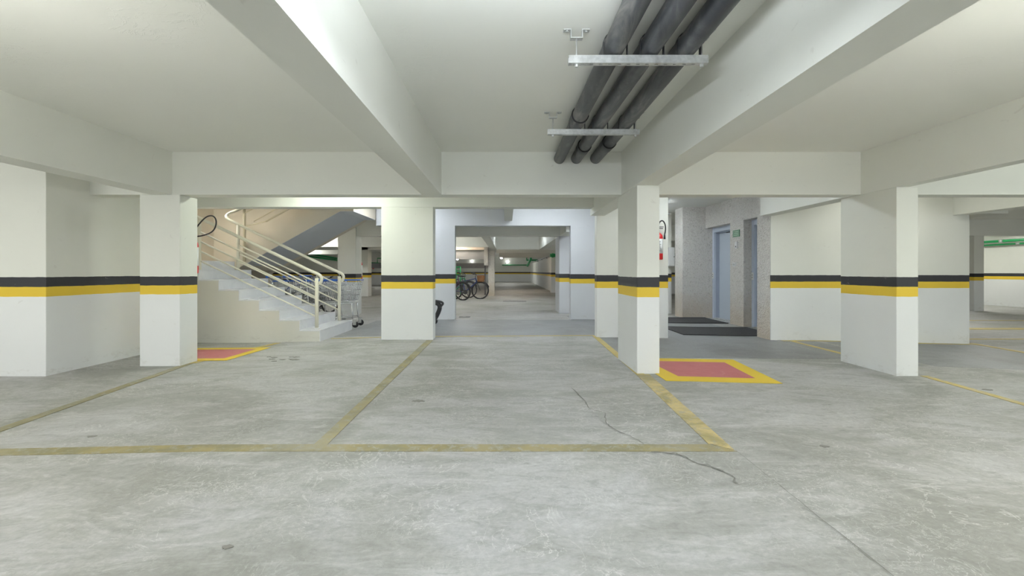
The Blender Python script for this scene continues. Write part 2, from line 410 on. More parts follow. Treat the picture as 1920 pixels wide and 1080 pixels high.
# fire-equipment floor boxes
def firebox(o, i, label):
    e = empty('floor_marking', (0, 0, 0), 0, label, 'floor marking'); e['kind'] = 'structure'
    b = MB(); L = 0.0055
    ov = [b.bm.verts.new((x*K, y*K, fz(x)*K+L)) for x, y in o]; iv = [b.bm.verts.new((x*K, y*K, fz(x)*K+L)) for x, y in i]
    for q in range(4): b.bm.faces.new((ov[q], ov[(q+1) % 4], iv[(q+1) % 4], iv[q]))
    skirt(b)
    b.build('border', M_yellow, e)
    b = MB(); b.bm.faces.new([b.bm.verts.new((x*K, y*K, fz(x)*K+L)) for x, y in i])
    skirt(b)
    b.build('red_field', M_red, e)
firebox([(1.74, 4.96), (2.99, 4.92), (3.12, 6.27), (1.72, 6.27)], [(1.95, 5.17), (2.815, 5.14), (2.90, 6.05), (1.87, 6.06)], 'red floor box with yellow border beside the slim front pillar')
firebox([(-5.06, 6.3), (-3.90, 6.3), (-3.84, 7.36), (-5.06, 7.36)], [(-4.92, 6.46), (-4.03, 6.46), (-4.0, 7.22), (-4.92, 7.22)], 'red floor box with yellow border behind the left square pillar')

# cracks and saw joint in the slab
def crack(pts, wd, label):
    b = MB(); rows = []
    fine = []
    for p, q in zip(pts, pts[1:]):
        for i in range(5):
            u = i/5; fine.append((p[0]+(q[0]-p[0])*u+random.uniform(-1, 1)*wd*1.3, p[1]+(q[1]-p[1])*u+random.uniform(-1, 1)*wd*1.3))
    fine.append(pts[-1])
    for i, p in enumerate(fine):
        q = fine[min(i+1, len(fine)-1)]; o = fine[max(i-1, 0)]
        d = Vector((q[0]-o[0], q[1]-o[1])).normalized(); n = Vector((-d.y, d.x))*wd*random.uniform(0.25, 1.0)
        rows.append([b.bm.verts.new(((p[0]+s*n.x)*K, (p[1]+s*n.y)*K, fz(p[0])*K+0.0042)) for s in (-1, 1)])
    for r0, r1 in zip(rows, rows[1:]): b.bm.faces.new((r0[0], r1[0], r1[1], r0[1]))
    return tag(b.build('floor_crack_line', M_crack), label, 'crack', None, 'structure')
FP = lambda x, y: ((x-951)*1.2/(y-509), 1020/(y-509))
crack([FP(*p) for p in [(1072, 728), (1098, 752), (1103, 766), (1134, 775), (1137, 795), (1152, 806), (1180, 818), (1207, 833)]], 0.006, 'jagged crack across the middle bay towards the worn line')
crack([FP(*p) for p in [(1224, 848), (1262, 851), (1284, 855), (1304, 868), (1340, 877), (1372, 892), (1382, 908)]], 0.009, 'ragged dark crack just in front of the worn cross line')
crack([(1.528, 3.02), (1.524, 2.6), (1.52, 2.2), (1.515, 1.6), (1.51, 0.8)], 0.0028, 'straight saw joint running towards the viewer from the bay corner')
crack([FP(*p) for p in [(975, 700), (1010, 690), (1040, 694)]], 0.004, 'short faint crack in the back of the middle bay')

# ------------------------------------------------------------------ pillars (survey units)
P = 0.006
S('pillar', M_wall, 'slim white pillar at front with black and yellow bands, beside the red floor box', 'pillar', (1.52, 1.785, 5.31, 6.22, 0, 2.212), bevel=P)
S('pillar', M_wall, 'square white pillar at left standing in front of the staircase', 'pillar', (-4.84, -4.31, 5.97, 6.31, -0.05, 2.212), bevel=P)
S('pillar', M_wall, 'broad white pillar right of the stairs at the end of the bay dividing line', 'pillar', (-2.205, -1.296, 7.93, 8.19, 0, 2.329), bevel=P)
S('pillar', M_wall, 'white pillar slab behind the slim front pillar, carrying the fire extinguisher', 'pillar', (1.63, 2.93, 8.25, 8.45, -0.02, CH), bevel=P)
S('pillar', M_wall, 'thick white pillar at right whose narrow lit face meets the long right beam', 'pillar', (4.655, 4.916, 5.42, 6.33, -0.06, 2.212), bevel=P)
S('pillar', M_wall, 'very wide white pillar at the back right, behind the thick right pillar', 'pillar', (4.79, 8.405, 8.24, 8.50, -0.12, CH), bevel=P)
S('pillar', M_portal, 'pale pillar standing just behind the right jamb of the portal', 'pillar', (1.487, 1.80, 12.95, 14.0, 0, 2.212), bevel=P)
S('pillar', M_wall, 'grey white pillar beyond the stairs behind the shopping carts', 'pillar', (-4.82, -4.31, 12.9, 13.42, -0.05, CH), bevel=P)
S('pillar', M_wall, 'small distant pillar seen between the staircase and the broad pillar', 'pillar', (-7.35, -6.97, 22.7, 23.3, -0.05, CH), bevel=P)
S('pillar', M_stucco, 'distant speckled pillar at the right end of the ribbed shutter', 'pillar', (-0.93, -0.62, 22.2, 22.7, 0, 2.2), bevel=P)
S('pillar', M_stucco, 'rough pinkish block high on the distant speckled pillar', 'pillar', (-1.12, -0.93, 22.0, 22.9, 1.5, 2.40), bevel=P)
S('pillar', M_wall, 'pale distant pillar at far right in front of the green pipes', 'pillar', (15.5, 15.83, 15.05, 15.4, -0.12, 2.39), bevel=P)
S('pillar', M_wall, 'distant warm lit pier at the near end of the low far wall', 'pillar', (2.52, 2.85, 26.0, 26.6, -0.02, 2.3), bevel=P)
S('pillar', M_wall, 'narrow white pillar seen through the gap left of the lift lobby', 'pillar', (4.72, 4.86, 13.4, 13.9, -0.07, CH), bevel=P)
S('pillar', M_stucco, 'rough stucco pillar closing the far side of the lift lobby', 'pillar', (4.72, 5.52, 12.2, 12.75, -0.07, CH))
S('pillar', M_stucco, 'rough stucco pier on the near side of the lift doors', 'pillar', (4.785, 5.37, 8.26, 8.68, -0.06, CH))

# ------------------------------------------------------------------ walls
S('wall_left', M_wall, 'white left wall block with black and yellow bands beside the square pillar', 'wall', (-9.0, -5.5, 5.405, 7.7, -0.06, CL), bevel=P)
S('wall_portal', M_portal, 'pale blue-grey wall with a wide opening behind the middle pillar', 'wall',
  (-2.0, -1.31, 11.35, 11.6, 0, 2.347), (1.59, 3.2, 11.35, 11.6, -0.03, 2.347), (-3.28, 3.2, 11.35, 11.6, 2.347, CH))
S('wall_back', M_wall, 'far end wall of the garage, white with a thin yellow band', 'wall', (-8.0, 21, 53, 53.4, -0.12, CH))
S('wall_far_left', M_wall, 'distant white wall seen under the upper stair flight, with green pipes', 'wall', (-21, -11.55, 31, 31.4, -0.05, CH))
S('wall_far_extinguisher', M_wall, 'distant white wall carrying a small red extinguisher', 'wall', (-16, -6.5, 42, 42.4, -0.05, CH))
S('wall_ramp', M_wall, 'low far wall beside the ramp, running away behind the portal', 'wall', (2.7, 2.95, 26.6, 53, -0.03, 2.08))
S('wall_right', M_wall, 'stained far right wall with green pipes running along it', 'wall', (18.9, 19.3, 5, 30, -0.12, CH))
S('wall_right_back', M_wall, 'far white wall behind the lift lobby gap', 'wall', (4.9, 18.9, 26.8, 27.2, -0.12, CH))
S('wall_side_left', M_wall, 'outer left wall of the garage beyond the left bays', 'wall', (-21.4, -21, -6, 42, -0.05, CH))
# stair back wall: follows the underside of the upper flight
b = MB(); b.prism([(-9, -0.06), (-6.4, -0.06), (-6.0, 1.15), (-5.65, 1.33), (-3.574, 2.504), (-3.574, CH), (-9, CH)], 11.35, 11.6, 'y', K)
tag(b.build('wall_stair', M_tan), 'beige plaster wall behind the upper stair flight', 'wall', None, 'structure')
S('wall_stair_side', M_tan, 'beige plaster wall at the left of the stair landing', 'wall', (-9.0, -7.35, 7.7, 11.35, -0.06, CH))

# lift wall with two recessed doorways
b = MB()
b.box(5.34, 5.60, 10.86, 12.2, 2.36, CH, k=K)          # lintel over the first door
b.box(5.34, 5.60, 8.68, 10.24, 2.36, CH, k=K)          # lintel over the second door
b.box(5.34, 5.90, 10.24, 10.86, -0.06, CH, k=K)        # wall between the doorways
b.box(5.60, 5.90, 10.86, 12.2, 2.36, CH, k=K); b.box(5.60, 5.90, 8.68, 10.24, 2.36, CH, k=K)
tag(b.build('wall_lift', M_stucco), 'rough stucco lift wall with two recessed doorways', 'wall', None, 'structure')

def lift_door(n, y0, y1, label):
    e = empty('door_%d' % n, (5.52*K, y0*K, -0.055*K), 0, label, 'door'); e['kind'] = 'structure'
    X, Y = 0, 0; H = (2.36+0.055)*K; W = (y1-y0)*K
    f = MB(); jw = 0.10*K
    f.box(0, 0.05, 0, jw, 0, H); f.box(0, 0.05, W-jw, W, 0, H); f.box(0, 0.05, jw, W-jw, H-0.11, H)
    f.build('architrave', M_liftedge, e, 0.004)
    f = MB(); d = 0.16
    f.box(0.05, d, jw-0.02, jw, 0, H-0.11); f.box(0.05, d, W-jw, W-jw+0.02, 0, H-0.11); f.box(0.05, d, jw, W-jw, H-0.13, H-0.11)
    f.build('frame', M_liftframe, e)
    l = MB(); l.box(d-0.03, d, jw, W-jw-0.002, 0.015, H-0.13); leaf = l.build('door_leaf', M_liftdoor, e)
    h = MB(); h.box(d-0.045, d-0.03, W*0.35, W*0.62, H-0.15, H-0.135); h.build('door_closer', M_dark, leaf)
    q = MB(); q.box(0, d, jw, W-jw, 0, 0.02); q.build('sill', M_galv, e)
    q = MB(); z = (1.01+0.055)*K; q.box(-0.014, 0, W-jw*0.85, W-jw*0.25, z, z+0.15); c = q.build('call_button_plate', M_white, e, 0.003)
    q = MB()
    for zz in (z+0.05, z+0.10): q.lathe([(0.010, -0.018), (0.010, -0.0141)], (0, W-jw*0.55, zz), 'x', 12)
    q.build('button', M_dark, c)
    return e
lift_door(1, 10.86, 12.2, 'grey-blue lift door farther from the viewer, beside the green sign')
lift_door(2, 8.68, 10.24, 'grey-blue lift door nearer the viewer, half hidden by the stucco pier')

# ------------------------------------------------------------------ beams
BZ = 2.212
def beam(label, *bx): return S('beam', M_beam, label, 'beam', *bx)
beam('long ceiling beam left of centre with a bright side, ending over the middle of the cross beam', (-1.127, -.866, -5, 5.97, BZ, CL))
beam('long ceiling beam right of the dark pipes, resting on the slim front pillar', (1.503, 1.765, -5, 5.97, BZ, CL))
beam('long ceiling beam at far left ending over the square left pillar', (-4.70, -4.41, -5, 5.97, BZ, CL))
beam('long ceiling beam at far right resting on the thick right pillar', (4.655, 4.807, -5, 5.97, BZ, CL))
beam('front cross beam spanning the whole picture where the dark pipes end', (-5.5, 12, 5.97, 6.20, BZ, CL))
beam('second cross beam over the foot of the stairs and the broad pillar', (-4.9, 1.51, 7.93, 8.19, 2.329, CL+.02), (-7.35, -4.9, 7.95, 8.17, 2.329, CL+.02))
beam('short beam between the front cross beam and the pillar slab behind the slim pillar', (1.51, 1.77, 6.20, 8.25, BZ, CL))
beam('short beam running back from the thick right pillar to the wide pillar', (4.60, 4.85, 6.20, 8.24, BZ, CL))
beam('short beam reaching the outer corner of the wide back pillar', (8.1, 8.36, 6.20, 8.24, 2.225, CL))
beam('small ceiling beam meeting the portal wall above its opening', (-.07, .125, 8.19, 11.35, 2.47, CH))
beam('short beam behind the right corner of the portal', (1.503, 1.765, 11.6, 12.95, BZ, CH))
beam('cross beam just behind the portal opening', (-4.31, 1.80, 12.97, 13.30, BZ, CH))
beam('far long beam seen through the portal above the bicycles', (-.76, -.5, 13.30, 20.97, BZ, CH))
beam('far long beam at the right of the portal with a bright side', (1.48, 1.75, 14.0, 20.97, BZ, CH))
beam('far cross beam behind the bicycles', (-12, -.76, 20.97, 21.22, 2.335, CH), (-.76, 4.2, 20.97, 21.22, BZ, CH))
beam('farther cross beam, brightly lit strip seen through the portal', (-.6, 4.2, 25, 25.25, BZ, CH))
beam('farthest cross beam before the end wall', (-.6, 4.2, 33, 33.25, BZ, CH))
beam('distant cross beam left of the broad pillar', (-14, -5.5, 22.7, 22.98, 2.29, CH))
beam('distant brown-grey cross beam under the upper stair flight', (-19, -9, 28.0, 28.3, 2.26, CH))
beam('cross beam on the far right above the pale distant pillar', (8.0, 18.9, 15.05, 15.40, 2.39, CH))
beam('long beam at the far right beyond the wide pillar', (8.9, 9.5, 8.6, 15.05, 2.30, CH))
beam('beam across the gap left of the lift lobby', (3.2, 7, 17.0, 17.3, 2.35, CH))
S('beam', M_grey, 'ramp slab edge hanging low behind the distant shutter', 'beam', (-9, -1.2, 30, 30.6, 1.42, 1.75))

# ------------------------------------------------------------------ staircase
st = empty('staircase', (-3.286*K, 7.945*K, 0), 0, 'white tiled staircase rising left then turning back up to the right', 'staircase')
def SP(b, name, m, parent=None, bevel=0):
    o = b.build(name, m, bevel=bevel); o.parent = parent or st
    o.matrix_parent_inverse = Matrix.Translation(st.location).inverted() if parent is None else Matrix.Identity(4)
    return o
X0, RUN, RISE, Z1, YN, YF = -3.286, 0.355, 0.1765, 0.173, 7.945, 9.58
xn = lambda n: X0-RUN*(n-1); zn = lambda n: Z1+RISE*(n-1)
pts = [(X0, -0.03)]
for n in range(1, 9): pts += [(xn(n), zn(n)), (xn(n+1) if n < 8 else -7.34, zn(n))]
for i in range(1, 9): pass
outline = [(X0, -0.06)]
for n in range(1, 8): outline += [(xn(n), zn(n)-.02), (xn(n+1), zn(n)-.02)]
outline += [(xn(8), zn(8)-.02), (-7.34, zn(8)-.02), (-7.34, -0.06)]
b = MB(); b.prism(outline, YN, YF, 'y', K); SP(b, 'lower_flight', M_stairside)
for n in range(1, 9):                                            # stone treads and risers
    xe = xn(n+1) if n < 8 else -7.34
    b = MB(); b.box(xe, xn(n)+.012, YN-.004, YF, zn(n)-.02, zn(n), k=K); SP(b, 'tread', M_tile, bevel=0.002)
    zb = zn(n-1) if n > 1 else -0.03
    b = MB(); b.box(xn(n), xn(n)+.010, YN-.002, YF, zb, zn(n)-.0205, k=K); SP(b, 'riser', M_tile)
b = MB(); b.box(-7.34, -5.97, YF, 11.34, 1.22, zn(8)-.001, k=K); SP(b, 'landing', M_stairside)
# upper flight
YU0, YU1, R2 = 9.70, 11.33, .197
U = [(-5.97, 1.22)]
z8 = zn(8)
for kx in range(1, 8): U += [(-5.97+RUN*(kx-1), z8+R2*kx), (-5.97+RUN*kx, z8+R2*kx)]
U += [(-5.97+RUN*7, 2.90), (-3.29, 2.90), (-3.29, 2.49), (-3.574, 2.49), (-5.651, 1.331), (-5.85, 1.22)]
b = MB(); b.prism(U, YU0, YU1, 'y', K); SP(b, 'upper_flight', M_tan)
SPL = lambda pts: pts
b = MB()  # soffit skin, grey paint
b.prism([(-5.651, 1.331-.006), (-3.574, 2.49-.006), (-3.29, 2.49-.006), (-3.29, 2.49), (-3.574, 2.49), (-5.651, 1.331)], YU0+.004, YU1, 'y', K)
SP(b, 'soffit', mat('grey_soffit_paint', (0.58, 0.60, 0.62), 0.6))

# railings
def smooth(pts, it=2):
    for _ in range(it):
        q = [pts[0]]
        for a, c in zip(pts, pts[1:]):
            a, c = Vector(a), Vector(c); q += [a*0.75+c*0.25, a*0.25+c*0.75]
        q.append(pts[-1]); pts = q
    return [tuple(p) for p in pts]
def railing(Y, x1, x0, label, extra=None):
    e = empty('stair_railing', (x1*K, Y*K, Z1*K), 0, label, 'railing', 'cream stair railings')
    inv = Matrix.Translation(e.location).inverted()
    def put(b, name, m=M_rail):
        o = b.build(name, m); o.parent = e; o.matrix_parent_inverse = inv; return o
    slope = (2.16-1.145)/(-5.59+3.459)
    zr = lambda x, d=0: 1.155+(x+3.459)*slope-d
    r = 0.029
    put(MB().tube([(x1, Y, Z1), (x1, Y, zr(x1)-.075)], r/K*K, 16, K), 'post')
    put(MB().tube([(x1, Y, zr(x1)-.08), (x1, Y, zr(x1)-.01)], 0.007, 8, K), 'spigot')
    put(MB().lathe([(0.055, 0), (0.055, 0.006)], (x1*K, Y*K, Z1*K), 'z', 20), 'base_plate', M_galv)
    put(MB().tube([(x0, Y, zn(7)), (x0, Y, zr(x0)-.01)], 0.028, 16, K), 'post')
    hp = [(x1+.045, Y, zr(x1)-.19), (x1+.10, Y, zr(x1)-.10), (x1+.06, Y, zr(x1)-.015), (x1-.12, Y, zr(x1-.12))]
    tail = extra if extra else [(x0, Y, zr(x0)), (x0-.25, Y, zr(x0-.25))]
    hp = smooth(hp[:3]+[hp[3]], 2)+[(x, Y, zr(x)) for x in (-4.0, -4.6, -5.2)]+(smooth([(-5.25, Y, zr(-5.25))]+tail, 2))
    put(MB().tube(hp, 0.0255, 14, K), 'handrail')
    for d in (.25, .425, .60, .775): # four slim bars
        put(MB().tube([(x1-.01, Y, zr(x1, d)), (x0+.01, Y, zr(x0, d))], 0.013, 8, K), 'bar')
    return e
railing(8.235, -3.459, -5.59, 'cream stair railing on the near edge of the lower flight')
railing(9.45, -3.50, -5.61, 'cream stair railing on the far edge of the lower flight, looping back at the landing',
        [(-5.61, 9.45, 2.19), (-5.86, 9.46, 2.30), (-5.90, 9.52, 2.40), (-5.72, 9.6, 2.50), (-5.45, 9.64, 2.62)])
e = empty('stair_railing', (-5.45*K, 9.66*K, 1.41*K), 0, 'beige railing of sloping bars beside the upper stair flight', 'railing', 'upper stair railing')
inv = Matrix.Translation(e.location).inverted()
def putu(b, name):
    o = b.build(name, M_railb); o.parent = e; o.matrix_parent_inverse = inv
putu(MB().tube([(-5.60, 9.66, zn(8)), (-5.60, 9.66, 2.72)], 0.026, 14, K), 'post')
for (x, z) in ((-5.60, 2.44), (-5.40, 2.27), (-5.14, 2.27)):
    putu(MB().tube([(x, 9.66, z), (x+.9, 9.66, z+.9*.55)], 0.013 if x < -5.2 else 0.02, 8, K), 'bar')
putu(MB().tube([(-6.5, 11.2, 2.31), (-5.14, 9.66, 2.27)], 0.012, 8, K), 'bar')

# ------------------------------------------------------------------ waste pipes under the ceiling
pipes = [('nearest the left end of the hangers', .704, .690, .686, 4.30), ('middle one of the three on the hangers', .942, .917, .910, 5.35), ('nearest the long right beam', 1.181, 1.180, 1.163, 5.20)]
for lab, xa, xb, xc, yj in pipes:
    X = lambda y: xa+(xb-xa)*(y-2.96)/1.53 if y < 4.49 else xb+(xc-xb)*(y-4.49)/1.48
    Z = lambda y: 2.682+.006*max(0, (y-3)/3)
    e = empty('drain_pipe', (X(5.97)*K, 5.97*K, Z(5.97)*K), 0, 'dusty black drain pipe under the ceiling, '+lab, 'pipe', 'black drain pipes on the ceiling hangers')
    inv = Matrix.Translation(e.location).inverted()
    ys = [-4.5, 0, 2.96, 4.49, 5.97]
    o = MB().tube([(X(y), y, Z(y)) for y in ys], 0.0715*K, 28, K).build('pipe_run', M_pipe); o.parent = e; o.matrix_parent_inverse = inv
    o = MB().tube([(X(y), y, Z(y)) for y in (yj-.012, yj, yj+.20, yj+.225)], [0.0715*K, 0.081*K, 0.079*K, 0.0715*K], 28, K).build('coupling', M_pipe); o.parent = e; o.matrix_parent_inverse = inv
    o = MB().tube([(X(y), y, Z(y)) for y in (yj-.012, yj+.004)], 0.083*K, 28, K).build('rubber_ring', M_black); o.parent = e; o.matrix_parent_inverse = inv

def hanger(Y, label):
    e = empty('pipe_hanger', (0.85*K, Y*K, 2.775*K), 0, label, 'pipe hanger', 'galvanised pipe hangers')
    inv = Matrix.Translation(e.location).inverted()
    def put(b, name, m=M_galv, par=None):
        o = b.build(name, m); o.parent = e; o.matrix_parent_inverse = inv; return o
    z0, z1 = 2.553, 2.604; x0, x1 = .40, 1.305; t = .004
    b = MB(); b.box(x0, x1, Y-.022, Y-.018, z0, z1, k=K); b.box(x0, x1, Y+.018, Y+.022, z0, z1, k=K)
    N = 15   # perforated bottom web, slots between the bridges
    b.box(x0, x1, Y-.018, Y-.006, z0, z0+t, k=K); b.box(x0, x1, Y+.006, Y+.018, z0, z0+t, k=K)
    for i in range(N+1):
        xx = x0+(x1-x0)*i/N; b.box(max(x0, xx-.019), min(x1, xx+.019), Y-.006, Y+.006, z0, z0+t, k=K)
    put(b, 'channel')
    for xr in (.452, 1.27):
        put(MB().tube([(xr, Y, z0-.012), (xr, Y, 2.725)], 0.0045, 8, K), 'threaded_rod')
        put(MB().lathe([(0.010, -0.016), (0.011, -0.012), (0.011, -0.002), (0.016, -0.001), (0.016, 0.0)], (xr*K, Y*K, z0*K), 'z', 6, False), 'nut')
        b = MB()   # hat-shaped ceiling bracket
        w2 = .034; zt = 2.775; zb = 2.722
        b.box(xr-.085, xr-w2, Y-.02, Y+.02, zt-.006, zt, k=K); b.box(xr+w2, xr+.085, Y-.02, Y+.02, zt-.006, zt, k=K)
        b.box(xr-w2-.006, xr-w2, Y-.02, Y+.02, zb, zt-.006, k=K); b.box(xr+w2, xr+w2+.006, Y-.02, Y+.02, zb, zt-.006, k=K)
        b.box(xr-w2-.006, xr+w2+.006, Y-.02, Y+.02, zb-.006, zb, k=K)
        put(b, 'ceiling_bracket')
        for sx in (-1, 1): put(MB().lathe([(0.009, -0.012), (0.009, -0.006)], ((xr+sx*.062)*K, Y*K, 2.775*K), 'z', 6, False), 'bolt')
    for (_, xa, xb, xc, _j) in pipes:
        xp = xa+(xb-xa)*(Y-2.96)/1.53; zc = 2.682; R = .0755
        arc = [(xp-R, z1)]+[(xp+R*math.cos(a), zc+R*math.sin(a)) for a in [PI-i*PI/14 for i in range(15)]]+[(xp+R, z1)]
        b = MB()
        for q, s2 in zip(arc, arc[1:]):
            d = Vector((s2[0]-q[0], s2[1]-q[1])).normalized(); n = Vector((-d.y, d.x))*.0045
            b.prism([(q[0], q[1]), (s2[0], s2[1]), (s2[0]+n.x, s2[1]+n.y), (q[0]+n.x, q[1]+n.y)], Y-.014, Y+.014, 'y', K)
        put(b, 'pipe_strap', M_dark)
hanger(2.96, 'galvanised slotted channel hanging the black pipes, larger one nearer the viewer')
hanger(4.49, 'galvanised slotted channel hanging the black pipes, farther one near the cross beam')

# ------------------------------------------------------------------ ceiling lamps
for (lab, x, y, zc, ax, wt, tint) in LAMPS:
    e = empty('ceiling_lamp', (x*K, y*K, zc*K), 0, 'white tube lamp on the ceiling '+lab, 'lamp', 'ceiling tube lamps')
    if ax == 'y': e.rotation_euler = (0, 0, PI/2)
    MB().box(-.62, .62, -.05, .05, -.045, 0).build('housing', M_white, e, 0.004)
    if zc < 2.7:  # hung low on added rods to throw more light onto the ceiling
        for q in (-1, 1): MB().tube([(q*.45, 0, -.01), (q*.45, 0, (CL-zc)*K)], .005, 6).build('hanging_rod', M_galv, e)
    st_ = wt/(PI*2*1.16*2*PI*.013)
    tm = mat('lit_tube', (1, 1, 1), 0.5, 0, tint, st_)
    for s in (-1, 1):
        MB().tube([(-.58, s*.03, -.085), (.58, s*.03, -.085)], 0.013, 10).build('tube', tm, e)
        for q in (-1, 1): MB().box(q*.60-.02, q*.60+.02, s*.03-.014, s*.03+.014, -.10, -.045).build('lamp_socket', M_white, e)
# far bulkhead lamps that show as bright points
for x, y, z, lab in ((-4.72, 43, 2.38, 'first from left, seen beside the portal jamb'), (-4.1, 52.96, 2.40, 'small one below the ribbed shutter'), (-.55, 43, 2.49, 'right of the speckled pillar'), (0.02, 52.96, 2.36, 'small one lowest on the end wall')):
    e = empty('bulkhead_lamp', (x*K, y*K, z*K), 0, 'distant glowing round bulkhead lamp, '+lab, 'lamp', 'distant bulkhead lamps')
    MB().lathe([(0.09, 0.03), (0.10, 0.0)], (0, 0, 0), 'y', 16).build('back_plate', M_white, e)
    MB().lathe([(.03, -.07), (.07, -.05), (.085, 0.0)], (0, 0, 0), 'y', 16).build('lens', M_lampfar, e)
    if y < 50: MB().tube([(0, 0, 0.08), (0, 0, CH*K-z*K)], 0.01, 6).build('stem', M_white, e)

# ------------------------------------------------------------------ fire extinguishers
def extinguisher(loc, rz, label, s=1.0, hose=True):
    e = empty('fire_extinguisher', loc, rz, label, 'fire extinguisher')
    R = .072*s
    MB().lathe([(R*.86, 0), (R, .012*s), (R, .36*s), (R*.9, .395*s), (R*.55, .425*s), (R*.28, .44*s), (R*.28, .46*s)], seg=28).build('cylinder', M_redmetal, e)
    MB().lathe([(R+.0012, .10*s), (R+.0012, .335*s)], seg=28).build('paper_label', M_white, e)
    b = MB()
    for i in range(7): b.box(-.03*s, .03*s*random.uniform(.3, 1), -(R+.003), -(R-.004), (.14+.025*i)*s, (.148+.025*i)*s)
    b.build('label_print', M_dark, e)
    v = MB(); v.lathe([(.017*s, .46*s), (.02*s, .47*s), (.02*s, .50*s), (.012*s, .505*s)], seg=12); v.box(-.012*s, .075*s, -.009*s, .009*s, .50*s, .512*s); v.box(-.01*s, .085*s, -.009*s, .009*s, .527*s, .536*s)
    v.build('valve', M_dark, e)
    MB().lathe([(.013*s, -.035*s), (.014*s, -.02*s)], (0, 0, .485*s), 'y', 12).build('pressure_gauge', M_white, e)
    b = MB(); b.box(-.03*s, .03*s, R*1.0, R+.02, .30*s, .50*s); b.box(-.012*s, .012*s, 0, R+.02, .47*s, .49*s); b.build('wall_bracket', M_galv, e)
    return e
ex = extinguisher((2.715*K, 8.25*K-.093, 1.41*K), 0, 'red extinguisher with white label hung on the pillar slab behind the slim pillar', 1.0)
MB().tube(smooth([(.0, 0, .495), (-.0, -.03, .60), (.055, -.04, .64), (.10, -.04, .57), (.105, -.04, .48), (.085, -.05, .40)], 3), .010, 10).build('hose', M_black, ex)
MB().tube([(.085, -.05, .40), (.083, -.052, .33)], [.012, .017], 10).build('nozzle', M_black, ex)
ex = extinguisher((-4.462*K, 6.31*K+.095, 1.17*K), PI, 'red extinguisher mostly hidden behind the left square pillar, black hose looping out', 1.0)
MB().tube(smooth([(0, 0, .495), (-.05, -.02, .60), (-.16, -.03, .735), (-.26, -.03, .745), (-.30, -.03, .66), (-.26, -.03, .54), (-.13, -.03, .485), (0, -.03, .47)], 3), .0085, 10).build('hose', M_black, ex)
ex = extinguisher((-12.38*K, 42*K-.10, 1.30), 0, 'tiny distant red extinguisher on the far wall under a green pipe', 1.0)
ex = extinguisher((-4.425*K, 13.42*K+.10, .92*K), PI, 'dark red extinguisher peeking from behind the pillar beyond the carts', 1.25)

# ------------------------------------------------------------------ lift lobby small things
def sign(name, x, y0, y1, z0, z1, m, label, cat, prints=None, th=.012):
    e = empty(name, (x*K, (y0+y1)/2*K, z0*K), 0, label, cat)
    W = (y1-y0)*K/2; H = (z1-z0)*K
    MB().box(-th, 0, -W, W, 0, H).build('plate', m, e, 0.002)
    if prints:
        b = MB()
        for (u0, u1, v0, v1) in prints: b.box(-th-.001, -th+.0005, W-2*W*u1, W-2*W*u0, H*v0, H*v1)
        b.build('print', M_paleprint, e)
    return e
pr = [(.06, .94, .90, .95), (.06, .94, .05, .10), (.06, .10, .05, .95), (.90, .94, .05, .95), (.16, .24, .68, .82), (.30, .84, .66, .80), (.16, .84, .44, .56), (.16, .84, .20, .32)]
sign('lift_sign', 5.34, 10.40, 10.71, 2.005, 2.165, M_greensign, 'small green sign with pale lines of text between the lift doors', 'sign', pr)
e = sign('wall_intercom', 5.34, 10.48, 10.57, 1.74, 1.89, M_white, 'slim white intercom box between the lift doors', 'intercom', None, .03)
MB().box(-.033, -.029, -.012, .012, .02, .05).build('button', M_dark, e)
e = sign('light_switch', 5.34, 10.57, 10.71, 1.32, 1.41, M_white, 'small white switch plate low between the lift doors', 'switch', None, .018)
for s in (-1, 1): MB().box(-.024, -.018, s*.02-.012, s*.02+.012, .02, .06).build('rocker', M_galv, e)
def doormat(x0, x1, y0, y1, label):
    e = empty('door_mat', ((x0+x1)/2*K, (y0+y1)/2*K, 0), 0, label, 'mat', 'black lobby mats')
    xs_ = [x0]+[x for x in (4.4,) if x0 < x < x1]+[x1]; b = MB(); inv = Matrix.Translation(e.location).inverted()
    A = [(b.bm.verts.new((x*K, y0*K, fz(x)*K+.003)), b.bm.verts.new((x*K, y1*K, fz(x)*K+.003))) for x in xs_]
    for r0, r1 in zip(A, A[1:]): b.bm.faces.new((r0[0], r1[0], r1[1], r0[1]))
    g = bmesh.ops.extrude_face_region(b.bm, geom=b.bm.faces[:])
    bmesh.ops.translate(b.bm, verts=[v for v in g['geom'] if isinstance(v, bmesh.types.BMVert)], vec=(0, 0, .012))
    o = b.build('rubber_surface', M_mat); o.parent = e; o.matrix_parent_inverse = inv
    for y in (y0, y1-.03):
        o = MB().tube([(x, y+.015, fz(x)+.012) for x in xs_], 0.012, 6, K).build('edge_trim', M_black); o.parent = e; o.matrix_parent_inverse = inv
doormat(3.40, 5.30, 8.74, 10.02, 'black rubber mat in front of the nearer lift door')
doormat(3.30, 5.30, 10.85, 12.15, 'black rubber mat in front of the farther lift door')
e = empty('electric_panel', (4.90*K, 13.32*K, 1.35*K), 0, 'white electric cabinet on the narrow pillar in the lobby gap', 'cabinet')
MB().box(-.17, -.005, -.08, .06, 0, .50).build('cabinet_body', M_white, e, .006); MB().box(-.16, -.015, -.09, -.08, .015, .485).build('door', M_white, e, .002)
MB().lathe([(.012, -.10), (.012, -.09)], (-.03, 0, .25), 'y', 10).build('knob', M_dark, e)
e = empty('exit_sign', (10.0*K, 26.78*K, 2.1*K), 0, 'small green sign on the far wall seen through the lobby gap', 'sign')
MB().box(-.22, .22, -.02, 0, 0, .15).build('plate', mat('bright_green_sign', (0.02, 0.30, 0.06), .5), e)
b = MB(); b.box(-.17, -.08, -.022, -.02, .03, .12); b.box(-.04, .17, -.022, -.02, .06, .09); b.build('print', M_paleprint, e)
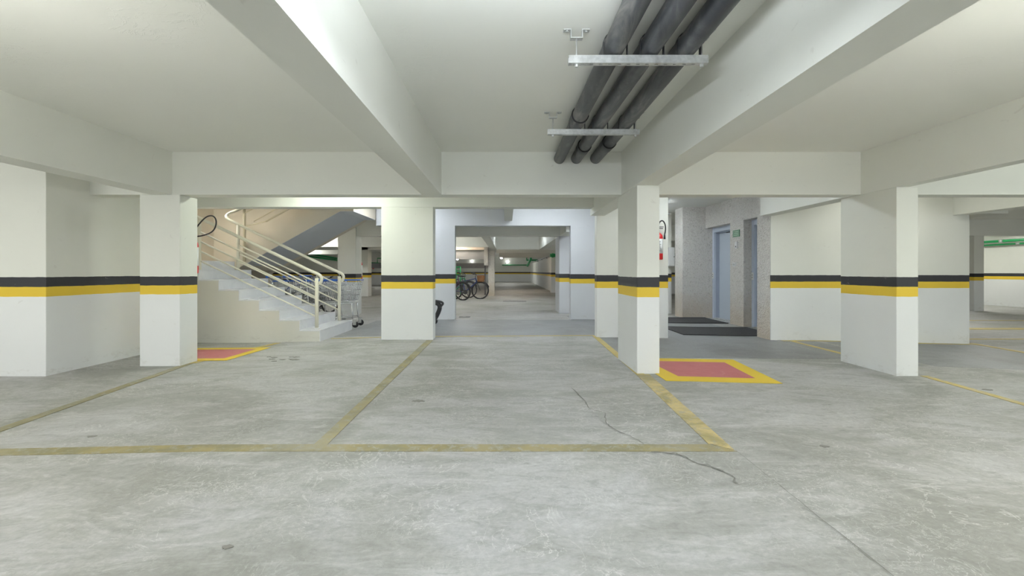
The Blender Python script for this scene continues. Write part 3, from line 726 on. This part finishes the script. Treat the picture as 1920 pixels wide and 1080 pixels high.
# dark tube-lamp fixture in the lobby gap, modelled as tray and cable
e = empty('lamp_fixture', (4.0*K, 12.9*K, 2.82*K), 0, 'dark tube lamp fixture under the lobby ceiling', 'lamp fixture')
b = MB(); b.box(-.9, .55, -.05, .05, -.01, 0); b.box(-.9, .55, -.05, -.045, -.01, .04); b.box(-.9, .55, .045, .05, -.01, .04); b.build('tray', M_galv, e)
for x in (-.6, -.1, .3): MB().tube([(x, 0, 0), (x, 0, (CH-2.82)*K)], .006, 6).build('rod', M_dark, e)
MB().tube([(-.9, 0, .01), (.55, 0, .01)], .015, 8).build('cable', M_black, e)

# ------------------------------------------------------------------ bicycles
def bicycle(loc, rz, frame_m, label, basket=False, lean=0.06):
    e = empty('bicycle', loc, rz, label, 'bicycle', 'parked bicycles'); e.rotation_euler = (lean, 0, rz)
    R = .335; wb = 1.02
    for nm, cx in (('front_wheel', wb/2), ('rear_wheel', -wb/2)):
        b = MB(); b.tube([(cx+(R-.035)*math.cos(a), 0, R+(R-.035)*math.sin(a)) for a in [i*2*PI/36 for i in range(36)]], .011, 6, closed=True)
        b.tube([(cx, -.035, R), (cx, .035, R)], .02, 8)
        for i in range(18):
            a = i*2*PI/18; b.tube([(cx, .02*(-1)**i, R), (cx+(R-.035)*math.cos(a), 0, R+(R-.035)*math.sin(a))], .0018, 3)
        wh = b.build(nm, M_chrome, e)
        b = MB(); b.tube([(cx+(R-.014)*math.cos(a), 0, R+(R-.014)*math.sin(a)) for a in [i*2*PI/40 for i in range(40)]], .029, 8, closed=True)
        b.build('tyre', M_black, wh)
        b = MB(); g = [(cx+(R+.035)*math.cos(a), 0, R+(R+.035)*math.sin(a)) for a in [math.radians(20)+i*math.radians(150)/12 for i in range(13)]]
        b.tube(g, .018, 5); b.build('mudguard', M_dark, e)
    BB = (-.08, 0, .28); ST = (-.20, 0, .80); HT = (.33, 0, .80); HB = (.37, 0, .68)
    b = MB(); b.tube([BB, (-.18, 0, .72)], .017, 8); b.tube([BB, HB], .020, 8); b.tube([(-.17, 0, .70), HT], .016, 8); b.tube([HT, HB], .022, 8)
    for s in (-1, 1):
        b.tube([(-wb/2, s*.05, R), (BB[0], s*.02, BB[2])], .010, 6); b.tube([(-wb/2, s*.05, R), (-.175, s*.015, .70)], .009, 6)
    b.build('frame', frame_m, e)
    b = MB(); b.tube([(.325, 0, .86), HT], .014, 8)
    for s in (-1, 1): b.tube(smooth([(.375, s*.045, .68), (.40, s*.05, .60), (wb/2, s*.05, R)], 1), .011, 6)
    b.build('fork', M_dark, e)
    b = MB(); b.tube(smooth([(.20, -.30, 1.00), (.30, -.26, 1.01), (.34, -.12, .95), (.335, 0, .93), (.34, .12, .95), (.30, .26, 1.01), (.20, .30, 1.00)], 2), .012, 8); b.tube([(.325, 0, .86), (.335, 0, .93)], .013, 8)
    hb = b.build('handlebar', M_dark, e)
    for s in (-1, 1):
        MB().tube([(.29, s*.272, 1.01), (.18, s*.302, .995)], .017, 8).build('grip', M_black, hb)
        MB().tube([(.33, s*.16, .97), (.37, s*.20, .93), (.26, s*.28, .955)], .006, 6).build('brake_lever', M_chrome, hb)
    b = MB(); b.prism([(-.34, .88), (-.33, .92), (-.18, .925), (-.06, .905), (-.05, .89), (-.18, .87)], -.06, .06, 'y'); b.tube([(-.18, 0, .72), (-.21, 0, .875)], .013, 8)
    b.build('saddle', M_black, e, .01)
    b = MB(); b.lathe([(.09, -.052), (.09, -.048)], (BB[0], 0, BB[2]), 'y', 20); b.tube([(BB[0], -.06, BB[2]), (BB[0]+.12, -.06, BB[2]-.12)], .009, 6); b.tube([(BB[0], .06, BB[2]), (BB[0]-.12, .06, BB[2]+.12)], .009, 6)
    cr = b.build('crankset', M_dark, e)
    for s in (-1, 1): MB().box(BB[0]-s*.12-.045, BB[0]-s*.12+.045, s*.07+(-.0), s*.07+s*.07, BB[2]+s*.12-.01, BB[2]+s*.12+.01).build('pedal', M_black, cr)
    b = MB(); b.tube([(BB[0], -.05, BB[2]+.085), (-wb/2, -.05, R+.035)], .004, 4); b.tube([(BB[0], -.05, BB[2]-.085), (-wb/2, -.05, R-.035)], .004, 4); b.build('chain', M_dark, e)
    MB().tube([(-.15, .03, .26), (-.20, .16, .02)], .008, 6).build('kickstand', M_dark, e)
    if basket:
        b = MB()
        for zi in range(9):
            z = .70+zi*.026; k = .85+.15*zi/8
            b.tube([(.53+.13*k*sx, .17*k*sy, z) for sx, sy in ((-1, -1), (1, -1), (1, 1), (-1, 1))], .011, 5, closed=True)
        for u in range(8):
            for sy in (-1, 1): b.tube([(.53-.11+.22*u/7, sy*.145, .69), (.53-.13+.26*u/7, sy*.172, .92)], .007, 4)
        for u in range(8):
            for sx in (-1, 1): b.tube([(.53+sx*.11, -.145+.29*u/7, .69), (.53+sx*.13, -.17+.34*u/7, .92)], .007, 4)
        b.box(.42, .64, -.145, .145, .69, .70)
        b.build('basket', M_wicker, e)
    return e
bicycle((-1.74*K, 19.7*K, 0.0), 0.18, M_bluebike, 'dark blue bicycle with a brown wicker basket, seen through the portal', True)
bicycle((-2.35*K, 19.1*K, 0.0), -0.45, M_purple, 'dark purple bicycle in front of the basket bicycle')
bicycle((-2.3*K, 20.5*K, 0.0), 0.30, M_greenbike, 'green bicycle at the left of the far group behind the portal')
bicycle((-5.62*K, 13.25*K, -.045), 1.15, M_dark, 'dark bicycle behind the shopping carts, its wheel showing past the railing post')
bicycle((-6.6*K, 14.1*K, -.045), 0.85, M_bluebike, 'bicycle behind the stairs with its handlebar above the blue cart handles')
# green rack behind the far bicycles
e = empty('bicycle_rack', (-2.45*K, 21.2*K, 0), 0, 'green tubular rack standing behind the far bicycles', 'rack')
b = MB()
for x in (-.30, -.12, .06, .24): b.tube([(x, 0, 0), (x, 0, 1.28)], .022, 8)
b.build('uprights', M_green, e)
b = MB()
for z in (.95, 1.10, 1.27): b.tube([(-.32, 0, z), (.26, 0, z)], .022, 8)
b.build('rails', M_green, e)

# ------------------------------------------------------------------ shopping carts
def cart():
    e = empty('shopping_cart', (0, 0, 0), 0)
    r = .0040
    # basket: length along x, front end at +x
    xb, xf = -.50, .46; zt = .93; ztf = .93
    def P(u, v, t):   # u along length 0..1, v across -1..1, t height 0..1
        x0 = xb+.02+.10*(1-t)*0; x1 = xf-.10*(1-t)
        x = x0+(x1-x0)*u; hw = (.27-.05*u)*(.86+.14*t); z = (.50+.03*u)+(zt-(.50+.03*u))*t
        return (x, hw*v, z)
    b = MB()
    for i in range(25):
        u = i/24
        for v in (-1, 1): b.tube([P(u, v, 0), P(u, v, 1)], r*.8, 4)
        b.tube([P(u, -1, 0), P(u, 1, 0)], r*.8, 4)
    for t in (0, .25, .5, .75):
        b.tube([P(0, -1, t), P(1, -1, t), P(1, 1, t), P(0, 1, t)], r*1.2, 5, closed=True)
    for i in range(9):
        v = -1+2*i/8
        b.tube([P(0, v, 0), P(1, v, 0), P(1, v, 1)], r*.8, 4); b.tube([P(0, v, 0), P(0, v, 1)], r*.8, 4)
    b.build('basket', M_chrome, e)
    MB().tube([P(0, -1, 1), P(1, -1, 1), P(1, 1, 1), P(0, 1, 1)], .010, 8, closed=True).build('rim', M_blue, e)
    b = MB()
    for s in (-1, 1):
        b.tube([(-.58, s*.25, 1.0), (-.50, s*.25, .92), (-.46, s*.245, .46), (-.40, s*.24, .16)], .012, 8)
        b.tube([(-.46, s*.245, .46), (.34, s*.19, .47)], .011, 8)
        b.tube([(.34, s*.19, .47), (.36, s*.19, .17)], .012, 8)
        b.tube([(.36, s*.19, .20), (-.41, s*.24, .20)], .009, 8)
    b.tube([(.34, -.19, .47), (.34, .19, .47)], .011, 8)
    b.build('chassis', M_chrome, e)
    MB().tube([(-.60, -.27, 1.01), (-.60, .27, 1.01)], .019, 10).build('handle', M_blue, e)
    for x, y in ((.38, -.19), (.38, .19), (-.42, -.24), (-.42, .24)):
        c = MB(); c.box(x-.012, x+.05, y-.026, y-.022, .055, .165); c.box(x-.012, x+.05, y+.022, y+.026, .055, .165); c.box(x-.012, x+.03, y-.026, y+.026, .155, .168)
        f = c.build('caster_fork', M_galv, e)
        MB().lathe([(.02, -.019), (.058, -.017), (.0625, -.008), (.0625, .008), (.058, .017), (.02, .019)], (x+.03, y, .0625), 'y', 20).build('caster', M_black, f)
    return e
c0 = cart()
c0.location = (-3.76*K, 10.02*K, -.018); c0.rotation_euler = (0, 0, .05)
tag(c0, 'wire shopping cart with blue rim, front one, its casters beside the bottom step', 'shopping cart', 'nested shopping carts')
c1 = copy_tree(c0); c1.location = (-4.12*K, 10.01*K, -.030)
tag(c1, 'wire shopping cart pushed into the front cart from behind', 'shopping cart', 'nested shopping carts')
c2 = copy_tree(c0); c2.location = (-4.48*K, 9.99*K, -.036)
tag(c2, 'wire shopping cart at the left end of the nest, under the upper flight', 'shopping cart', 'nested shopping carts')

# ------------------------------------------------------------------ other small things
# unidentified black bundle behind the broad pillar, frame and wheels guessed
e = empty('bundle', (-1.62*K, 10.2*K, 0), 0, 'black folded stroller half hidden behind the broad pillar', 'bundle')
MB().tube(smooth([(-.02, 0, .05), (.06, 0, .25), (.10, 0, .36), (.17, 0, .43), (.12, 0, .47), (-.1, 0, .50)], 2), .022, 8).build('frame', M_dark, e)
b = MB(); b.tube(smooth([(-.02, .02, .10), (.05, .02, .22), (.12, .02, .36), (.10, .02, .44), (-.05, .02, .46)], 2), [.03]*2+[.05]*6+[.045]*12, 8) if False else b.tube(smooth([(-.02, .02, .10), (.05, .02, .22), (.10, .02, .36), (.05, .02, .44), (-.08, .02, .44)], 2), .045, 8)
b.build('bundle_fabric', M_black, e)
for y in (-.12, .12): MB().lathe([(.05, -.015), (.06, -.01), (.06, .01), (.05, .015)], (-.03, y, .06), 'y', 16).build('wheel', M_black, e)
# drain grate and cover plate
e = empty('floor_drain', (.30*K, 18.2*K, 0), 0, 'dark slotted drain in the floor beyond the portal', 'drain')
MB().box(-.42, .42, -.09, .09, 0.001, .006).build('grate_frame', M_dark, e)
b = MB()
for i in range(20): b.box(-.40+i*.041, -.38+i*.041, -.07, .07, .006, .009)
b.build('grate', M_black, e)
e = empty('cover_plate', (-1.12*K, 11.95*K, 0), 0, 'small dark metal floor plate at the foot of the portal jamb', 'floor plate')
MB().box(-.13, .13, -.08, .08, .001, .008).build('plate', M_dark, e, .002); MB().box(-.03, .03, -.01, .01, .008, .013).build('lifting_grip', M_galv, e)

# green pipes
def gpipe(pts, r, label, fit=None):
    e = empty('green_pipe', Vector(pts[0])*K, 0, label, 'pipe', 'green sprinkler pipes')
    inv = Matrix.Translation(e.location).inverted()
    o = MB().tube(pts, r, 12, K).build('pipe_run', M_green); o.parent = e; o.matrix_parent_inverse = inv
    for f in (fit or []):
        f = Vector(f); d = (Vector(pts[1])-Vector(pts[0])).normalized()*.06
        o = MB().tube([f-d, f+d], r*1.3, 12, K).build('clamp', M_galv if r < .05 else M_green); o.parent = e; o.matrix_parent_inverse = inv
gpipe([(18.55, 25, 2.34), (18.55, 7, 2.34)], .045, 'upper green pipe along the far right wall', [(18.55, 22, 2.34), (18.55, 19, 2.34), (18.55, 17, 2.34), (18.55, 15, 2.34)])
gpipe([(18.72, 25, 2.22), (18.72, 7, 2.22)], .030, 'lower green pipe along the far right wall', [(18.72, 20, 2.22), (18.72, 16.6, 2.22)])
gpipe([(-13.6, 30.93, 2.42), (-11.6, 30.93, 2.09)], .05, 'upper sloping green pipe on the wall under the upper stair flight')
gpipe([(-13.7, 30.93, 2.25), (-11.6, 30.93, 1.96)], .05, 'lower sloping green pipe on the wall under the upper stair flight')
gpipe([(-13.3, 41.94, 2.05), (-11.0, 41.94, 1.90)], .05, 'horizontal green pipe over the distant small extinguisher')
gpipe([(-12.0, 41.94, 1.98), (-12.0, 41.94, 2.42), (-11.0, 41.94, 2.42)], .035, 'bent green pipe rising left of the broad pillar')
gpipe([(2.45, 25.9, 2.12), (3.6, 25.9, 2.12)], .09, 'thick green pipe over the far pier behind the portal', [(2.6, 25.9, 2.12)])
gpipe([(2.2, 42, CH-.02), (2.2, 42.2, 2.35), (1.95, 43.5, 1.75)], .10, 'slanting dark green pipe by the far ramp wall')
gpipe([(1.9, 44, CH-.02), (1.9, 44, 2.3), (2.95, 44, 2.3), (2.95, 44, 2.0)], .07, 'green pipe crossing above the ramp wall in the distance')
gpipe([(-.6, 52.94, 1.95), (2.6, 52.94, 1.95)], .05, 'thin green pipe along the end wall')
# ramp handrail
e = empty('ramp_handrail', (2.72*K, 27*K, 2.08*K), 0, 'dark handrail on top of the far ramp wall', 'handrail')
MB().tube([(0, 0, .10), (0, 14, .10)], .03, 10).build('rail', M_galv, e)
for y in (0.3, 4, 8, 12): MB().tube([(.05, y, 0), (0, y, .10)], .02, 8).build('bracket', M_dark, e)

# ribbed roller shutter far behind the portal
e = empty('roller_shutter', (-2.6*K, 22.5*K, 1.865*K), 0, 'partly raised ribbed roller shutter with a pale box above, behind the bicycles', 'shutter')
b = MB(); n = 8
for i in range(n): b.prism([(0, i*.045), (.02, i*.045+.01), (.02, i*.045+.035), (0, i*.045+.045), (-.01, i*.045+.045), (-.01, i*.045)], -1.5, 1.33, 'x')
b.build('slats', M_shutter, e)
MB().box(-1.5, 1.33, -.12, .10, n*.045+.005, n*.045+.14).build('shutter_box', M_shutbox, e)
MB().box(1.33, 1.38, -.06, .06, -1.65, n*.045+.14).build('guide_rail', M_dark, e)
MB().box(-1.5, 1.33, -.03, .03, -.05, 0).build('bottom_bar', M_shutter, e)

# a few oil spots and chips on the slab
def spot(x, y, r, label):
    b = MB(); n = 18; c = Vector((x*K, y*K, fz(x)*K+.0035))
    vs = [b.bm.verts.new(c+Vector((math.cos(i*2*PI/n)*r*random.uniform(.6, 1.2)*1.5, math.sin(i*2*PI/n)*r*random.uniform(.6, 1.2), 0))) for i in range(n)]
    b.bm.faces.new(vs); skirt(b)
    return tag(b.build('floor_stain', M_stain), label, 'stain', None, 'structure')
M_stain = mat('dark_oil_stain', (0.24, 0.235, 0.21), 0.6)
for px, py, r, lab in ((785, 752, .035, 'dark oil spot in the middle bay right of the dividing line'), (425, 1026, .016, 'small dark spot on the open floor at the bottom left'), (172, 983-170, .02, 'small dark spot in the left bay near the slanting line'),
                       (1546, 836, .018, 'tiny dark chip on the floor right of the bay corner'), (1851, 722, .03, 'dark chip on the floor right of the far right yellow line')):
    X, Y = FP(px, py); spot(X, Y, r, lab)
for i in range(9):
    X, Y = FP(500+random.uniform(0, 60), 668+random.uniform(-4, 7)); spot(X, Y, random.uniform(.012, .035), 'one of the scattered dark flecks on the floor before the stairs')['group'] = 'dark flecks before the stairs'
